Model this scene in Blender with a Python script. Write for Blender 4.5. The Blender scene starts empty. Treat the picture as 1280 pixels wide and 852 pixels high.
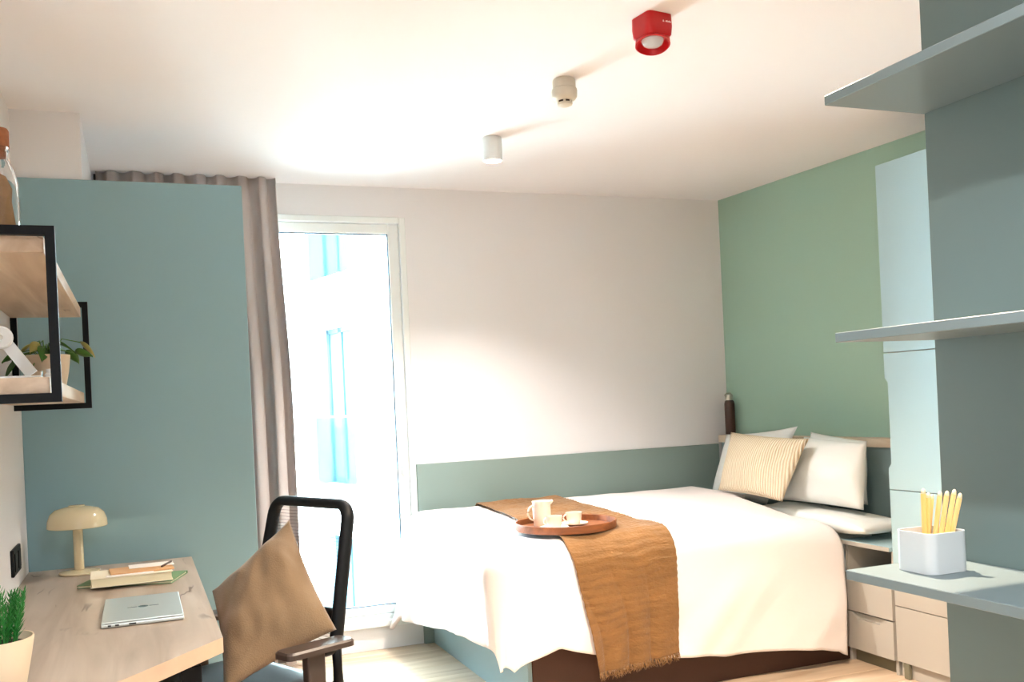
import bpy, bmesh, math, random
from mathutils import Vector, Matrix, noise
random.seed(7)
C = bpy.context.scene.collection
scene = bpy.context.scene

# ------------------------------------------------------------------ camera
FPX, PX, PY = 1195.0, 640.0, 500.6
ROLL, YAW, CAM_Z = math.radians(2.6173), math.radians(21.407), 1.30
cam_d = bpy.data.cameras.new('camera')
cam = bpy.data.objects.new('camera', cam_d); C.objects.link(cam)
cam_d.sensor_fit = 'HORIZONTAL'; cam_d.sensor_width = 36.0
cam_d.lens = FPX / 1280 * 36.0
cam_d.shift_y = (PY - 426.0) / 1280.0
cam_d.clip_start = 0.05; cam_d.clip_end = 300
Fv = Vector((math.sin(YAW), math.cos(YAW), 0)); Rv = Vector((math.cos(YAW), -math.sin(YAW), 0)); Uv = Vector((0, 0, 1))
ax = Rv * math.cos(ROLL) - Uv * math.sin(ROLL)
ay = Rv * math.sin(ROLL) + Uv * math.cos(ROLL)
az = -Fv
m = Matrix(((ax.x, ay.x, az.x, 0), (ax.y, ay.y, az.y, 0), (ax.z, ay.z, az.z, CAM_Z), (0, 0, 0, 1)))
cam.matrix_world = m
scene.camera = cam

# ------------------------------------------------------------------ world, sun, exposure
w = bpy.data.worlds.new('world'); scene.world = w; w.use_nodes = True
bg = w.node_tree.nodes['Background']
bg.inputs['Color'].default_value = (0.70, 0.88, 1.0, 1)
bg.inputs['Strength'].default_value = 21.0
sun_d = bpy.data.lights.new('sun', 'SUN'); sun = bpy.data.objects.new('sun', sun_d); C.objects.link(sun)
sun_d.energy = 9.0; sun_d.angle = math.radians(1.5); sun_d.color = (1.0, 0.97, 0.9)
sun.rotation_euler = Vector((0.80, 0.22, -0.62)).to_track_quat('-Z', 'Y').to_euler()
sun.location = (-6, -3, 8)
vs = scene.view_settings
vs.view_transform = 'Standard'; vs.look = 'None'; vs.gamma = 1.0; vs.use_curve_mapping = False
vs.exposure = 1.0
SPOT_W = 135.0
FILL_W = 76.0  # power of the added, unseen fill spotlights

# ------------------------------------------------------------------ helpers
def lin(h):
    r, g, b = [int(h[i:i + 2], 16) / 255 for i in (0, 2, 4)]
    f = lambda c: c / 12.92 if c <= 0.04045 else ((c + 0.055) / 1.055) ** 2.4
    return (f(r), f(g), f(b), 1)

def mat(name, col, rough=0.5, metal=0.0, bump=0.0, bscale=80.0, var=0.0, vscale=3.0, sheen=0.0, emis=None, estr=0.0,
        trans=0.0, ior=1.45, spec=0.5, coords='Object', stretch=(1, 1, 1)):
    mt = bpy.data.materials.new(name); mt.use_nodes = True
    nt = mt.node_tree; b = nt.nodes['Principled BSDF']
    c = lin(col) if isinstance(col, str) else col
    b.inputs['Base Color'].default_value = c
    b.inputs['Roughness'].default_value = rough
    b.inputs['Metallic'].default_value = metal
    b.inputs['Specular IOR Level'].default_value = spec
    b.inputs['Transmission Weight'].default_value = trans
    b.inputs['IOR'].default_value = ior
    if sheen: b.inputs['Sheen Weight'].default_value = sheen
    if emis:
        b.inputs['Emission Color'].default_value = lin(emis); b.inputs['Emission Strength'].default_value = estr
    if bump or var:
        tc = nt.nodes.new('ShaderNodeTexCoord'); mp = nt.nodes.new('ShaderNodeMapping')
        mp.inputs['Scale'].default_value = stretch
        nt.links.new(tc.outputs[coords], mp.inputs['Vector'])
    if var:
        n = nt.nodes.new('ShaderNodeTexNoise'); n.inputs['Scale'].default_value = vscale; n.inputs['Detail'].default_value = 4
        nt.links.new(mp.outputs[0], n.inputs['Vector'])
        r = nt.nodes.new('ShaderNodeValToRGB')
        r.color_ramp.elements[0].position = 0.3; r.color_ramp.elements[1].position = 0.7
        r.color_ramp.elements[0].color = tuple(x * (1 - var) for x in c[:3]) + (1,)
        r.color_ramp.elements[1].color = tuple(min(1, x * (1 + var)) for x in c[:3]) + (1,)
        nt.links.new(n.outputs[0], r.inputs[0]); nt.links.new(r.outputs[0], b.inputs['Base Color'])
    if bump:
        n2 = nt.nodes.new('ShaderNodeTexNoise'); n2.inputs['Scale'].default_value = bscale; n2.inputs['Detail'].default_value = 3
        nt.links.new(mp.outputs[0], n2.inputs['Vector'])
        bp = nt.nodes.new('ShaderNodeBump'); bp.inputs['Strength'].default_value = bump; bp.inputs['Distance'].default_value = 0.01
        nt.links.new(n2.outputs[0], bp.inputs['Height']); nt.links.new(bp.outputs[0], b.inputs['Normal'])
    return mt

def wood(name, c1, c2, crack=None, axis='Y', scale=1.0, rough=0.45, random_tint=0.0):
    """long-grained timber; grain runs along axis"""
    mt = bpy.data.materials.new(name); mt.use_nodes = True
    nt = mt.node_tree; b = nt.nodes['Principled BSDF']; N = nt.nodes.new; L = nt.links.new
    b.inputs['Roughness'].default_value = rough
    tc = N('ShaderNodeTexCoord'); mp = N('ShaderNodeMapping')
    s = {'X': (1.3, 14, 14), 'Y': (14, 1.3, 14), 'Z': (14, 14, 1.3)}[axis]
    mp.inputs['Scale'].default_value = tuple(q * scale for q in s)
    src = tc.outputs['Object']
    if random_tint:
        oi = N('ShaderNodeObjectInfo'); va = N('ShaderNodeVectorMath'); va.operation = 'SCALE'
        cmb = N('ShaderNodeCombineXYZ'); L(oi.outputs['Random'], cmb.inputs[0]); L(oi.outputs['Random'], cmb.inputs[1])
        L(cmb.outputs[0], va.inputs[0]); va.inputs['Scale'].default_value = 37.0
        ad = N('ShaderNodeVectorMath'); L(src, ad.inputs[0]); L(va.outputs[0], ad.inputs[1]); src = ad.outputs[0]
    L(src, mp.inputs['Vector'])
    n = N('ShaderNodeTexNoise'); n.inputs['Scale'].default_value = 1.6; n.inputs['Detail'].default_value = 7; n.inputs['Distortion'].default_value = 0.8
    L(mp.outputs[0], n.inputs['Vector'])
    r = N('ShaderNodeValToRGB'); r.color_ramp.elements[0].position = 0.33; r.color_ramp.elements[1].position = 0.66
    r.color_ramp.elements[0].color = lin(c1); r.color_ramp.elements[1].color = lin(c2)
    L(n.outputs[0], r.inputs[0]); out = r.outputs[0]
    if random_tint:
        mr = N('ShaderNodeMapRange'); L(oi.outputs['Random'], mr.inputs[0])
        mr.inputs['To Min'].default_value = 1 - random_tint; mr.inputs['To Max'].default_value = 1 + random_tint
        mx = N('ShaderNodeVectorMath'); mx.operation = 'SCALE'; L(out, mx.inputs[0]); L(mr.outputs[0], mx.inputs['Scale']); out = mx.outputs[0]
    if crack:
        mp2 = N('ShaderNodeMapping'); s2 = {'X': (1.1, 5, 5), 'Y': (6, 0.7, 6), 'Z': (5, 5, 1.1)}[axis]
        mp2.inputs['Scale'].default_value = s2; L(src, mp2.inputs['Vector'])
        n2 = N('ShaderNodeTexNoise'); n2.inputs['Scale'].default_value = 0.7; n2.inputs['Detail'].default_value = 4; n2.inputs['Distortion'].default_value = 0.15
        L(mp2.outputs[0], n2.inputs['Vector'])
        sb = N('ShaderNodeMath'); sb.operation = 'SUBTRACT'; L(n2.outputs[0], sb.inputs[0]); sb.inputs[1].default_value = 0.5
        ab = N('ShaderNodeMath'); ab.operation = 'ABSOLUTE'; L(sb.outputs[0], ab.inputs[0])
        n3 = N('ShaderNodeTexNoise'); n3.inputs['Scale'].default_value = 3.2; L(tc.outputs['Object'], n3.inputs['Vector'])
        rr = N('ShaderNodeValToRGB'); rr.color_ramp.elements[0].position = 0.0; rr.color_ramp.elements[1].position = 0.008
        rr.color_ramp.elements[0].color = (1, 1, 1, 1); rr.color_ramp.elements[1].color = (0, 0, 0, 1)
        L(ab.outputs[0], rr.inputs[0])
        gate = N('ShaderNodeMapRange'); gate.inputs['From Min'].default_value = 0.54; gate.inputs['From Max'].default_value = 0.62; L(n3.outputs[0], gate.inputs[0])
        mu = N('ShaderNodeMath'); mu.operation = 'MULTIPLY'; L(rr.outputs[0], mu.inputs[0]); L(gate.outputs[0], mu.inputs[1])
        mix = N('ShaderNodeMix'); mix.data_type = 'RGBA'; L(mu.outputs[0], mix.inputs[0]); L(out, mix.inputs[6]); mix.inputs[7].default_value = lin(crack)
        out = mix.outputs[2]
    L(out, b.inputs['Base Color'])
    bp = N('ShaderNodeBump'); bp.inputs['Strength'].default_value = 0.12; bp.inputs['Distance'].default_value = 0.004
    L(n.outputs[0], bp.inputs['Height']); L(bp.outputs[0], b.inputs['Normal'])
    return mt

def wloc(p):
    v = Vector((0, 0, 0))
    while p is not None:
        v += p.location; p = p.parent
    return v

def new_obj(name, verts, faces, mt, parent=None, smooth=False, local=False):
    off = Vector((0, 0, 0)) if (parent is None or local) else wloc(parent)
    me = bpy.data.meshes.new(name)
    me.from_pydata([tuple(Vector(v) - off) for v in verts], [], faces)
    me.validate(); me.update()
    bm = bmesh.new(); bm.from_mesh(me); bmesh.ops.recalc_face_normals(bm, faces=bm.faces); bm.to_mesh(me); bm.free()
    if smooth:
        for p in me.polygons: p.use_smooth = True
    if mt: me.materials.append(mt)
    o = bpy.data.objects.new(name, me); C.objects.link(o)
    if parent is not None: o.parent = parent
    return o

def from_bm(name, bm, mt, parent=None, smooth=False, local=False):
    off = Vector((0, 0, 0)) if (parent is None or local) else wloc(parent)
    bmesh.ops.recalc_face_normals(bm, faces=bm.faces)
    bmesh.ops.translate(bm, verts=bm.verts, vec=-off)
    me = bpy.data.meshes.new(name); bm.to_mesh(me); bm.free()
    if smooth:
        for p in me.polygons: p.use_smooth = True
    if mt: me.materials.append(mt)
    o = bpy.data.objects.new(name, me); C.objects.link(o)
    if parent is not None: o.parent = parent
    return o

def bm_box(bm, mn, mx, bevel=0.0, seg=1):
    r = bmesh.ops.create_cube(bm, size=1.0); vs_ = r['verts']
    s = [mx[i] - mn[i] for i in range(3)]; c = [(mx[i] + mn[i]) / 2 for i in range(3)]
    for v in vs_:
        v.co = Vector((v.co.x * s[0] + c[0], v.co.y * s[1] + c[1], v.co.z * s[2] + c[2]))
    if bevel:
        es = list({e for v in vs_ for e in v.link_edges})
        bmesh.ops.bevel(bm, geom=es, offset=bevel, segments=seg, affect='EDGES', profile=0.5)

def box(name, mn, mx, mt, parent=None, bevel=0.0, seg=1, local=False, smooth=False):
    bm = bmesh.new(); bm_box(bm, mn, mx, bevel, seg)
    return from_bm(name, bm, mt, parent, smooth, local)

def boxes(name, lst, mt, parent=None, bevel=0.0, local=False):
    bm = bmesh.new()
    for mn, mx in lst: bm_box(bm, mn, mx, bevel)
    return from_bm(name, bm, mt, parent, False, local)

def lathe(name, prof, mt, center=(0, 0, 0), segs=40, parent=None, local=False, smooth=True, sx=1.0, sy=1.0):
    verts, faces = [], []
    n = len(prof); c = Vector(center)
    for (r, z) in prof:
        for k in range(segs):
            a = 2 * math.pi * k / segs
            verts.append(c + Vector((r * math.cos(a) * sx, r * math.sin(a) * sy, z)))
    for i in range(n - 1):
        for k in range(segs):
            k2 = (k + 1) % segs
            faces.append((i * segs + k, i * segs + k2, (i + 1) * segs + k2, (i + 1) * segs + k))
    if prof[0][0] > 1e-6: faces.append(tuple(range(segs))[::-1])
    if prof[-1][0] > 1e-6: faces.append(tuple((n - 1) * segs + k for k in range(segs)))
    o = new_obj(name, verts, faces, mt, parent, smooth, local)
    bm = bmesh.new(); bm.from_mesh(o.data); bmesh.ops.remove_doubles(bm, verts=bm.verts, dist=1e-5)
    bmesh.ops.recalc_face_normals(bm, faces=bm.faces); bm.to_mesh(o.data); bm.free()
    if smooth: sharp(o)
    return o

def sharp(o, ang=35):
    try: o.data.set_sharp_from_angle(angle=math.radians(ang))
    except Exception: pass

def tube(name, pts, rad, mt, parent=None, local=False, segs=10, closed=False, smooth=True, rx=None, ry=None, up=(0, 0, 1), join=None):
    """sweep an ellipse (rx across, ry along up) or a circle along pts; rad may be a list"""
    pts = [Vector(p) for p in pts]; n = len(pts); verts, faces = [], []
    upv = Vector(up)
    for i, p in enumerate(pts):
        if closed: t = pts[(i + 1) % n] - pts[i - 1]
        else: t = pts[min(i + 1, n - 1)] - pts[max(i - 1, 0)]
        t.normalize()
        s = t.cross(upv)
        if s.length < 1e-4: s = t.cross(Vector((1, 0, 0)))
        s.normalize(); q = s.cross(t).normalized()
        r = rad[i] if isinstance(rad, (list, tuple)) else rad
        a_, b_ = (rx or r), (ry or r)
        for k in range(segs):
            a = 2 * math.pi * (k + 0.5) / segs
            verts.append(p + s * math.cos(a) * a_ + q * math.sin(a) * b_)
    m_ = n if closed else n - 1
    for i in range(m_):
        j = (i + 1) % n
        for k in range(segs):
            k2 = (k + 1) % segs
            faces.append((i * segs + k, i * segs + k2, j * segs + k2, j * segs + k))
    if not closed:
        faces.append(tuple(range(segs))[::-1]); faces.append(tuple((n - 1) * segs + k for k in range(segs)))
    if join is not None:
        base = len(join[0]); join[0].extend(verts); join[1].extend([tuple(x + base for x in f) for f in faces]); return None
    return new_obj(name, verts, faces, mt, parent, smooth, local)

def empty(name, loc, rz=0.0):
    o = bpy.data.objects.new(name, None); C.objects.link(o)
    o.empty_display_size = 0.05; o.location = loc; o.rotation_euler = (0, 0, rz)
    return o

def tag(o, label, cat, group=None):
    o['label'] = label; o['category'] = cat
    if group: o['group'] = group
    return o

def struct(o, label=None):
    o['kind'] = 'structure'
    if label: o['label'] = label
    return o

def copy_tree(o, parent=None):
    c = o.copy(); C.objects.link(c); c.parent = parent
    for ch in list(o.children): copy_tree(ch, c)
    return c

def solidify(o, t, offset=0.0):
    md = o.modifiers.new('solid', 'SOLIDIFY'); md.thickness = t; md.offset = offset

def subsurf(o, lv=1):
    md = o.modifiers.new('sub', 'SUBSURF'); md.levels = lv; md.render_levels = lv

def nz(x, y, z=0.0): return noise.noise(Vector((x, y, z)))
def sm(a, b, x):
    t = max(0.0, min(1.0, (x - a) / (b - a))); return t * t * (3 - 2 * t)

def pillow(name, c00, c10, c11, c01, thick, mt, parent=None, n=28, pinch=0.05, wr=0.006, seed=0.0, back=1.0, power=0.55, local=False):
    """soft cushion between four corners (counter-clockwise), puffed both ways along its normal"""
    c00, c10, c11, c01 = map(Vector, (c00, c10, c11, c01))
    nrm = (c10 - c00).cross(c01 - c00).normalized(); cen = (c00 + c10 + c11 + c01) / 4
    verts, faces = [], []
    def idx(side, i, j):
        return side * (n + 1) * (n + 1) + j * (n + 1) + i
    for side in (1, -1):
        for j in range(n + 1):
            for i in range(n + 1):
                s, t = i / n, j / n
                p = c00 * (1 - s) * (1 - t) + c10 * s * (1 - t) + c11 * s * t + c01 * (1 - s) * t
                ex, ey = 1 - abs(2 * s - 1), 1 - abs(2 * t - 1)
                k = pinch * (4 * s * (1 - s) * (1 - ey) ** 2 + 4 * t * (1 - t) * (1 - ex) ** 2)
                p = p + (cen - p) * k
                h = (max(0.0, ex * (2 - ex)) * max(0.0, ey * (2 - ey))) ** power
                q = nz(s * 3 + seed, t * 3, seed * 1.7) + 0.5 * nz(s * 8 + seed, t * 6, 3 + seed)
                d = thick * 0.5 * h * (1.0 if side == 1 else back) + wr * q * min(1, h * 2)
                verts.append(p + nrm * d * side)
    N1 = (n + 1) * (n + 1)
    for sd in (0, 1):
        for j in range(n):
            for i in range(n):
                f = [sd * N1 + j * (n + 1) + i, sd * N1 + j * (n + 1) + i + 1, sd * N1 + (j + 1) * (n + 1) + i + 1, sd * N1 + (j + 1) * (n + 1) + i]
                faces.append(tuple(f if sd == 0 else f[::-1]))
    o = new_obj(name, verts, faces, mt, parent, True, local)
    bm = bmesh.new(); bm.from_mesh(o.data); bmesh.ops.remove_doubles(bm, verts=bm.verts, dist=1e-4)
    bmesh.ops.recalc_face_normals(bm, faces=bm.faces); bm.to_mesh(o.data); bm.free()
    return o

# ------------------------------------------------------------------ materials
M = {}
M['ceil'] = mat('ceiling_paint', 'EFECED', 0.9, bump=0.02, bscale=200)
M['wall'] = mat('white_wall_paint', 'ECEBEC', 0.85, bump=0.03, bscale=220)
M['green'] = mat('sage_wall_paint', 'A0C1B0', 0.8, bump=0.03, bscale=220)
M['teal'] = mat('teal_paint', '8DAFB8', 0.55, bump=0.015, bscale=160)
M['teal_dado'] = mat('teal_dado_laminate', '869993', 0.55)
M['teal_bed'] = mat('teal_bed_laminate', '88A0A2', 0.5)
M['divider'] = mat('grey_teal_laminate_shaded', '62716E', 0.5)  # shelf finish darkened to hold the shadows the shelves throw on it
M['teal_shelf'] = mat('grey_teal_laminate', '6B787A', 0.4, bump=0.01)
M['frame'] = mat('white_window_frame', 'EEF2F0', 0.35)
M['gasket'] = mat('dark_gasket', '3E5A70', 0.5)
M['desk'] = wood('desk_oak', '988878', 'B5A799', crack='54463C', axis='Y', scale=0.55, rough=0.4)
M['shelfwood'] = wood('shelf_oak', 'B79A7E', 'DCC6AE', crack='8A6E55', axis='Y', scale=0.6)
M['ledge'] = wood('ledge_oak', 'CDB89E', 'E2D2BC', axis='Y', scale=0.6)
M['edge'] = mat('oak_edge_band', 'C0A58E', 0.5, var=0.08, vscale=12)
M['plank'] = wood('floor_oak', 'C2A688', 'DFC8AE', axis='X', scale=0.7, rough=0.35, random_tint=0.07)
M['floor'] = mat('floor_base', '6F5C48', 0.8)
M['black'] = mat('black_metal', '0D1115', 0.45, spec=0.2)
M['blackp'] = mat('black_plastic', '0E1216', 0.5, spec=0.25, bump=0.03, bscale=300)
M['armp'] = mat('armrest_plastic', '3C322E', 0.38)
M['cushion'] = mat('tan_linen', '78634A', 0.85, bump=0.25, bscale=260, var=0.08, vscale=6, sheen=0.2)
M['duvet'] = mat('white_cotton', 'F0E9E7', 0.9, bump=0.05, bscale=60, sheen=0.15)
M['pillow'] = mat('pillow_cotton', 'E9EDEA', 0.9, bump=0.05, bscale=60)
M['throw'] = mat('ochre_muslin', '805B31', 0.9, bump=0.5, bscale=55, var=0.15, vscale=9, stretch=(1, 1, 2.2), sheen=0.2)
M['brown'] = mat('brown_bed_base', '4A2F22', 0.6, bump=0.08, bscale=200)
M['tray'] = wood('walnut_tray', '6E3F22', '96592F', axis='X', scale=1.2)
M['china'] = mat('cream_china', 'F1E6D6', 0.25)
M['coffee'] = mat('tea_surface', 'B98A55', 0.2)
M['greige'] = mat('laminate_warm_light_tint', 'B0ACA3', 0.5)  # same laminate as the doors, coloured as under the warm spotlight
M['pale'] = mat('laminate_daylight_tint', 'AAC8D0', 0.45)  # same laminate with the window's cool daylight mixed into its colour
M['toe'] = mat('toe_kick', '77735F', 0.6)
M['red'] = mat('red_plastic', 'C00D14', 0.3)
M['lens'] = mat('clear_lens', 'F4F8FF', 0.05, trans=0.85, ior=1.45)
M['beige'] = mat('beige_plastic', 'CDC4B4', 0.5)
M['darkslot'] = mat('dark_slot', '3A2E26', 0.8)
M['whitemetal'] = mat('white_powder_coat', 'E8ECEC', 0.4)
M['lampcream'] = mat('cream_enamel', 'DCCDA9', 0.12, spec=0.7)
M['silver'] = mat('laptop_aluminium', 'C9D2D2', 0.35, metal=0.55)
M['port'] = mat('port_black', '20262A', 0.5)
M['logo'] = mat('laptop_logo', '8E9C9C', 0.25, metal=0.8)
M['paper'] = mat('book_paper', 'EFE6C6', 0.8, bump=0.3, bscale=400, stretch=(0.2, 0.2, 6))
M['coverc'] = mat('cream_cover', 'F0E8D0', 0.6)
M['coverg'] = mat('green_cover', '6C8E66', 0.6)
M['tan'] = mat('tan_cover', 'D9A878', 0.6)
M['card'] = mat('white_card', 'F6F1EA', 0.7)
M['pot'] = mat('cream_pot', 'E0CDB2', 0.6, var=0.03)
M['soil'] = mat('soil', '2A221B', 0.95, bump=0.5, bscale=60)
M['leaf'] = mat('herb_leaf', '23772F', 0.5, var=0.25, vscale=20)
M['leafd'] = mat('pothos_leaf', '3E6E2A', 0.4, var=0.35, vscale=14)
M['leafy'] = mat('pothos_pale_leaf', 'B5B069', 0.4, var=0.25, vscale=14)
M['stem'] = mat('green_stem', '4D7C35', 0.6)
M['curtain'] = mat('taupe_curtain', 'C2B8B4', 0.9, bump=0.12, bscale=300, sheen=0.1)
M['track'] = mat('dark_track', '4A4744', 0.6)
M['sheer'] = mat('white_bag_cloth', 'F2F4F2', 0.8, bump=0.1, bscale=50)
M['pencil'] = wood('pencil_cedar', 'F0B35C', 'F8CB86', axis='Z', scale=2.0)
M['lead'] = mat('pencil_tip', 'F6DDB4', 0.6)
M['boxw'] = mat('white_plastic_box', 'BFC4C5', 0.3)
M['steel'] = mat('brushed_steel', 'C9C6BC', 0.3, metal=0.9)
M['flask'] = mat('brown_flask', '4A3228', 0.35)
M['glass'] = mat('clear_glass', 'FFFFFF', 0.02, trans=1.0, ior=1.3)
M['cork'] = mat('cork', 'A0623E', 0.8, bump=0.4, bscale=120, var=0.2, vscale=60)
M['kraft'] = mat('kraft_filling', 'A8835A', 0.8, var=0.15, vscale=30)
M['white'] = mat('white_gloss', 'F2F4F4', 0.3)
M['facade'] = mat('white_render', 'F4F3EE', 0.9, bump=0.05, bscale=30)
M['facframe'] = mat('blue_grey_frame', '33464F', 0.6)
M['facglass'] = mat('facade_glass', '50707A', 0.6, spec=0.1)
M['reveal_shade'] = mat('facade_reveal_shade', '6A8088', 0.8)  # white wall with bluish recess shade put into the colour
M['ground'] = mat('courtyard_paving', 'BDBDB8', 0.9, var=0.08)
M['spotemit'] = mat('spot_lens', 'FFFFFF', 0.4, emis='FFE3BF', estr=25.0)
M['lampemit'] = mat('lamp_bulb', 'FFFFFF', 0.4, emis='FFDDA6', estr=6.0)
M['mark'] = mat('white_print', 'F3D9D6', 0.6)

# window glazing: thin clear pane (fresnel reflection over plain transparency, the same for every ray)
gp = bpy.data.materials.new('window_glass'); gp.use_nodes = True
nt = gp.node_tree; nt.nodes.remove(nt.nodes['Principled BSDF'])
tr = nt.nodes.new('ShaderNodeBsdfTransparent'); tr.inputs[0].default_value = (0.93, 0.97, 0.97, 1)
gl = nt.nodes.new('ShaderNodeBsdfGlossy'); gl.inputs['Roughness'].default_value = 0.02
fr = nt.nodes.new('ShaderNodeFresnel'); fr.inputs[0].default_value = 1.35
mxs = nt.nodes.new('ShaderNodeMixShader')
nt.links.new(fr.outputs[0], mxs.inputs[0]); nt.links.new(tr.outputs[0], mxs.inputs[1]); nt.links.new(gl.outputs[0], mxs.inputs[2])
nt.links.new(mxs.outputs[0], nt.nodes['Material Output'].inputs[0])
M['pane'] = gp
M['balus'] = mat('balustrade_glass', 'DDF0F2', 0.3, trans=1.0, ior=1.02, spec=0.0)

# striped cushion fabric: printed stripes across its width
st = mat('striped_cushion_cloth', 'D9C6A4', 0.85)
nt = st.node_tree; b = nt.nodes['Principled BSDF']
tc = nt.nodes.new('ShaderNodeTexCoord'); wv = nt.nodes.new('ShaderNodeTexWave'); wv.wave_type = 'BANDS'; wv.bands_direction = 'Y'
wv.inputs['Scale'].default_value = 19.0; wv.inputs['Distortion'].default_value = 1.6; wv.inputs['Detail'].default_value = 2
wv.inputs['Detail Scale'].default_value = 0.6
nt.links.new(tc.outputs['Object'], wv.inputs['Vector'])
rp = nt.nodes.new('ShaderNodeValToRGB'); rp.color_ramp.elements[0].color = lin('CDB793'); rp.color_ramp.elements[1].color = lin('EFE4CC')
rp.color_ramp.elements[0].position = 0.1; rp.color_ramp.elements[1].position = 0.75
nt.links.new(wv.outputs[0], rp.inputs[0]); nt.links.new(rp.outputs[0], b.inputs['Base Color'])
bp = nt.nodes.new('ShaderNodeBump'); bp.inputs['Strength'].default_value = 0.5; bp.inputs['Distance'].default_value = 0.01
nt.links.new(wv.outputs[0], bp.inputs['Height']); nt.links.new(bp.outputs[0], b.inputs['Normal'])
M['stripe'] = st

# ------------------------------------------------------------------ room shell
XL, YB, YR, ZC = -0.405, 5.056, -1.7, 2.486
WX0, WX1, WZ0, WZ1 = 0.16, 1.401, 0.155, 2.324          # window opening
T = 0.25
fl = struct(box('floor', (XL - T, YR - T, -0.2), (4.0, YB + T, -0.012), M['floor']))
pw, gap = 0.185, 0.0025
cache = {}
y = YR; row = 0
while y < YB - 0.01:
    y2 = min(y + pw, YB)
    x = XL - random.random() * 1.0
    while x < 3.86:
        x2 = x + 1.25
        a, b2 = max(x, XL), min(x2, 3.86)
        if b2 - a > 0.03:
            key = (round(b2 - a, 3), round(y2 - y, 3))
            if key not in cache:
                bm = bmesh.new(); bm_box(bm, (0, 0, -0.0115), (b2 - a - gap, y2 - y - gap, 0.0), 0.0012)
                me = bpy.data.meshes.new('plank'); bm.to_mesh(me); bm.free(); me.materials.append(M['plank']); cache[key] = me
            o = bpy.data.objects.new('plank', cache[key]); C.objects.link(o); o.parent = fl; o.location = (a, y, 0)
        x = x2
    y = y2; row += 1
struct(box('ceiling', (XL - T, YR - T, ZC), (4.0, YB + T, ZC + 0.2), M['ceil']))
struct(box('wall_left', (XL - T, YR - T, 0), (XL, YB + T, ZC), M['wall']))
struct(box('wall_rear', (XL, YR - T, 0), (4.0, YR, ZC), M['wall']))
wb = struct(boxes('wall_back', [((XL, YB, 0), (WX0, YB + T, ZC)), ((WX1, YB, 0), (4.0, YB + T, ZC)),
                                ((WX0, YB, 0), (WX1, YB + T, WZ0)), ((WX0, YB, WZ1), (WX1, YB + T, ZC))], M['wall']))
def xr(y): return 3.419 + (5.056 - y) * 0.0605
vv = [(xr(YB), YB, 0), (xr(YR), YR, 0), (4.0, YR, 0), (4.0, YB, 0)]
vv = vv + [(a, b_, ZC) for a, b_, c in vv]
struct(new_obj('wall_right', vv, [(0, 1, 2, 3), (4, 5, 6, 7), (0, 1, 5, 4), (1, 2, 6, 5), (2, 3, 7, 6), (3, 0, 4, 7)], M['green']))
# low teal panelling on the back wall beside the bed
struct(box('trim_1', (1.402, YB - 0.018, 0.0), (3.335, YB, 0.977), M['teal_dado'], bevel=0.002), 'teal panelling along the bed')
# teal partition at the end of the desk and the white bulkhead over it
struct(box('wall_partition', (XL, 4.014, 0), (0.434, 4.10, 2.225), M['teal'], bevel=0.002))
struct(box('trim_2', (XL, 4.03, 2.226), (-0.160, YB, ZC), M['wall']), 'white boxed bulkhead at ceiling')
# grey-teal partition carrying the right-hand shelves
struct(box('wall_divider', (1.552, YR, 0), (1.60, 1.533, ZC), M['divider'], bevel=0.0015))

# ---- window
win = struct(empty('window_1', (0.78, YB + 0.03, WZ0)))
fy0, fy1 = YB - 0.008, YB + 0.075
box('window_frame', (WX1 - 0.034, fy0, WZ0), (WX1, fy1, WZ1), M['frame'], win, 0.004)
box('window_frame', (WX0, fy0, WZ0), (WX0 + 0.034, fy1, WZ1), M['frame'], win, 0.004)
box('window_frame', (WX0 + 0.034, fy0, WZ1 - 0.034), (WX1 - 0.034, fy1, WZ1), M['frame'], win, 0.004)
box('window_frame', (WX0 + 0.034, fy0, WZ0), (WX1 - 0.034, fy1, WZ0 + 0.03), M['frame'], win, 0.004)
sx0, sx1, sz0, sz1 = WX0 + 0.037, WX1 - 0.037, WZ0 + 0.033, WZ1 - 0.037
sw = 0.058; sy0, sy1 = YB + 0.006, YB + 0.066
sash = box('sash', (sx1 - sw, sy0, sz0), (sx1, sy1, sz1), M['frame'], win, 0.004)
box('sash', (sx0, sy0, sz0), (sx0 + sw, sy1, sz1), M['frame'], win, 0.004)
box('sash', (sx0 + sw, sy0, sz1 - sw * 0.9), (sx1 - sw, sy1, sz1), M['frame'], win, 0.004)
box('sash', (sx0 + sw, sy0, sz0), (sx1 - sw, sy1, sz0 + sw * 0.75), M['frame'], win, 0.004)
gx0, gx1, gz0, gz1 = sx0 + sw, sx1 - sw, sz0 + sw * 0.75, sz1 - sw * 0.9
g = 0.005
boxes('gasket', [((gx0, sy0 + 0.012, gz0), (gx0 + g, sy0 + 0.03, gz1)), ((gx1 - g, sy0 + 0.012, gz0), (gx1, sy0 + 0.03, gz1)),
                 ((gx0, sy0 + 0.012, gz0), (gx1, sy0 + 0.03, gz0 + g)), ((gx0, sy0 + 0.012, gz1 - g), (gx1, sy0 + 0.03, gz1))], M['gasket'], win)
box('window_pane', (gx0 + g, sy0 + 0.02, gz0 + g), (gx1 - g, sy0 + 0.026, gz1 - g), M['pane'], win)
hd = box('window_handle', (sx1 - 0.044, sy0 - 0.012, 0.93), (sx1 - 0.016, sy0, 1.06), M['frame'], win, 0.004)
box('lever', (sx1 - 0.040, sy0 - 0.040, 0.93), (sx1 - 0.020, sy0 - 0.026, 1.045), M['frame'], hd, 0.004)
box('lever_neck', (sx1 - 0.037, sy0 - 0.030, 1.02), (sx1 - 0.023, sy0 - 0.008, 1.04), M['frame'], hd, 0.003)
struct(box('trim_3', (WX0 - 0.02, YB - 0.032, WZ0 - 0.03), (WX1 - 0.002, YB - 0.009, WZ0 + 0.006), M['frame'], bevel=0.005), 'white window sill')

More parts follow.
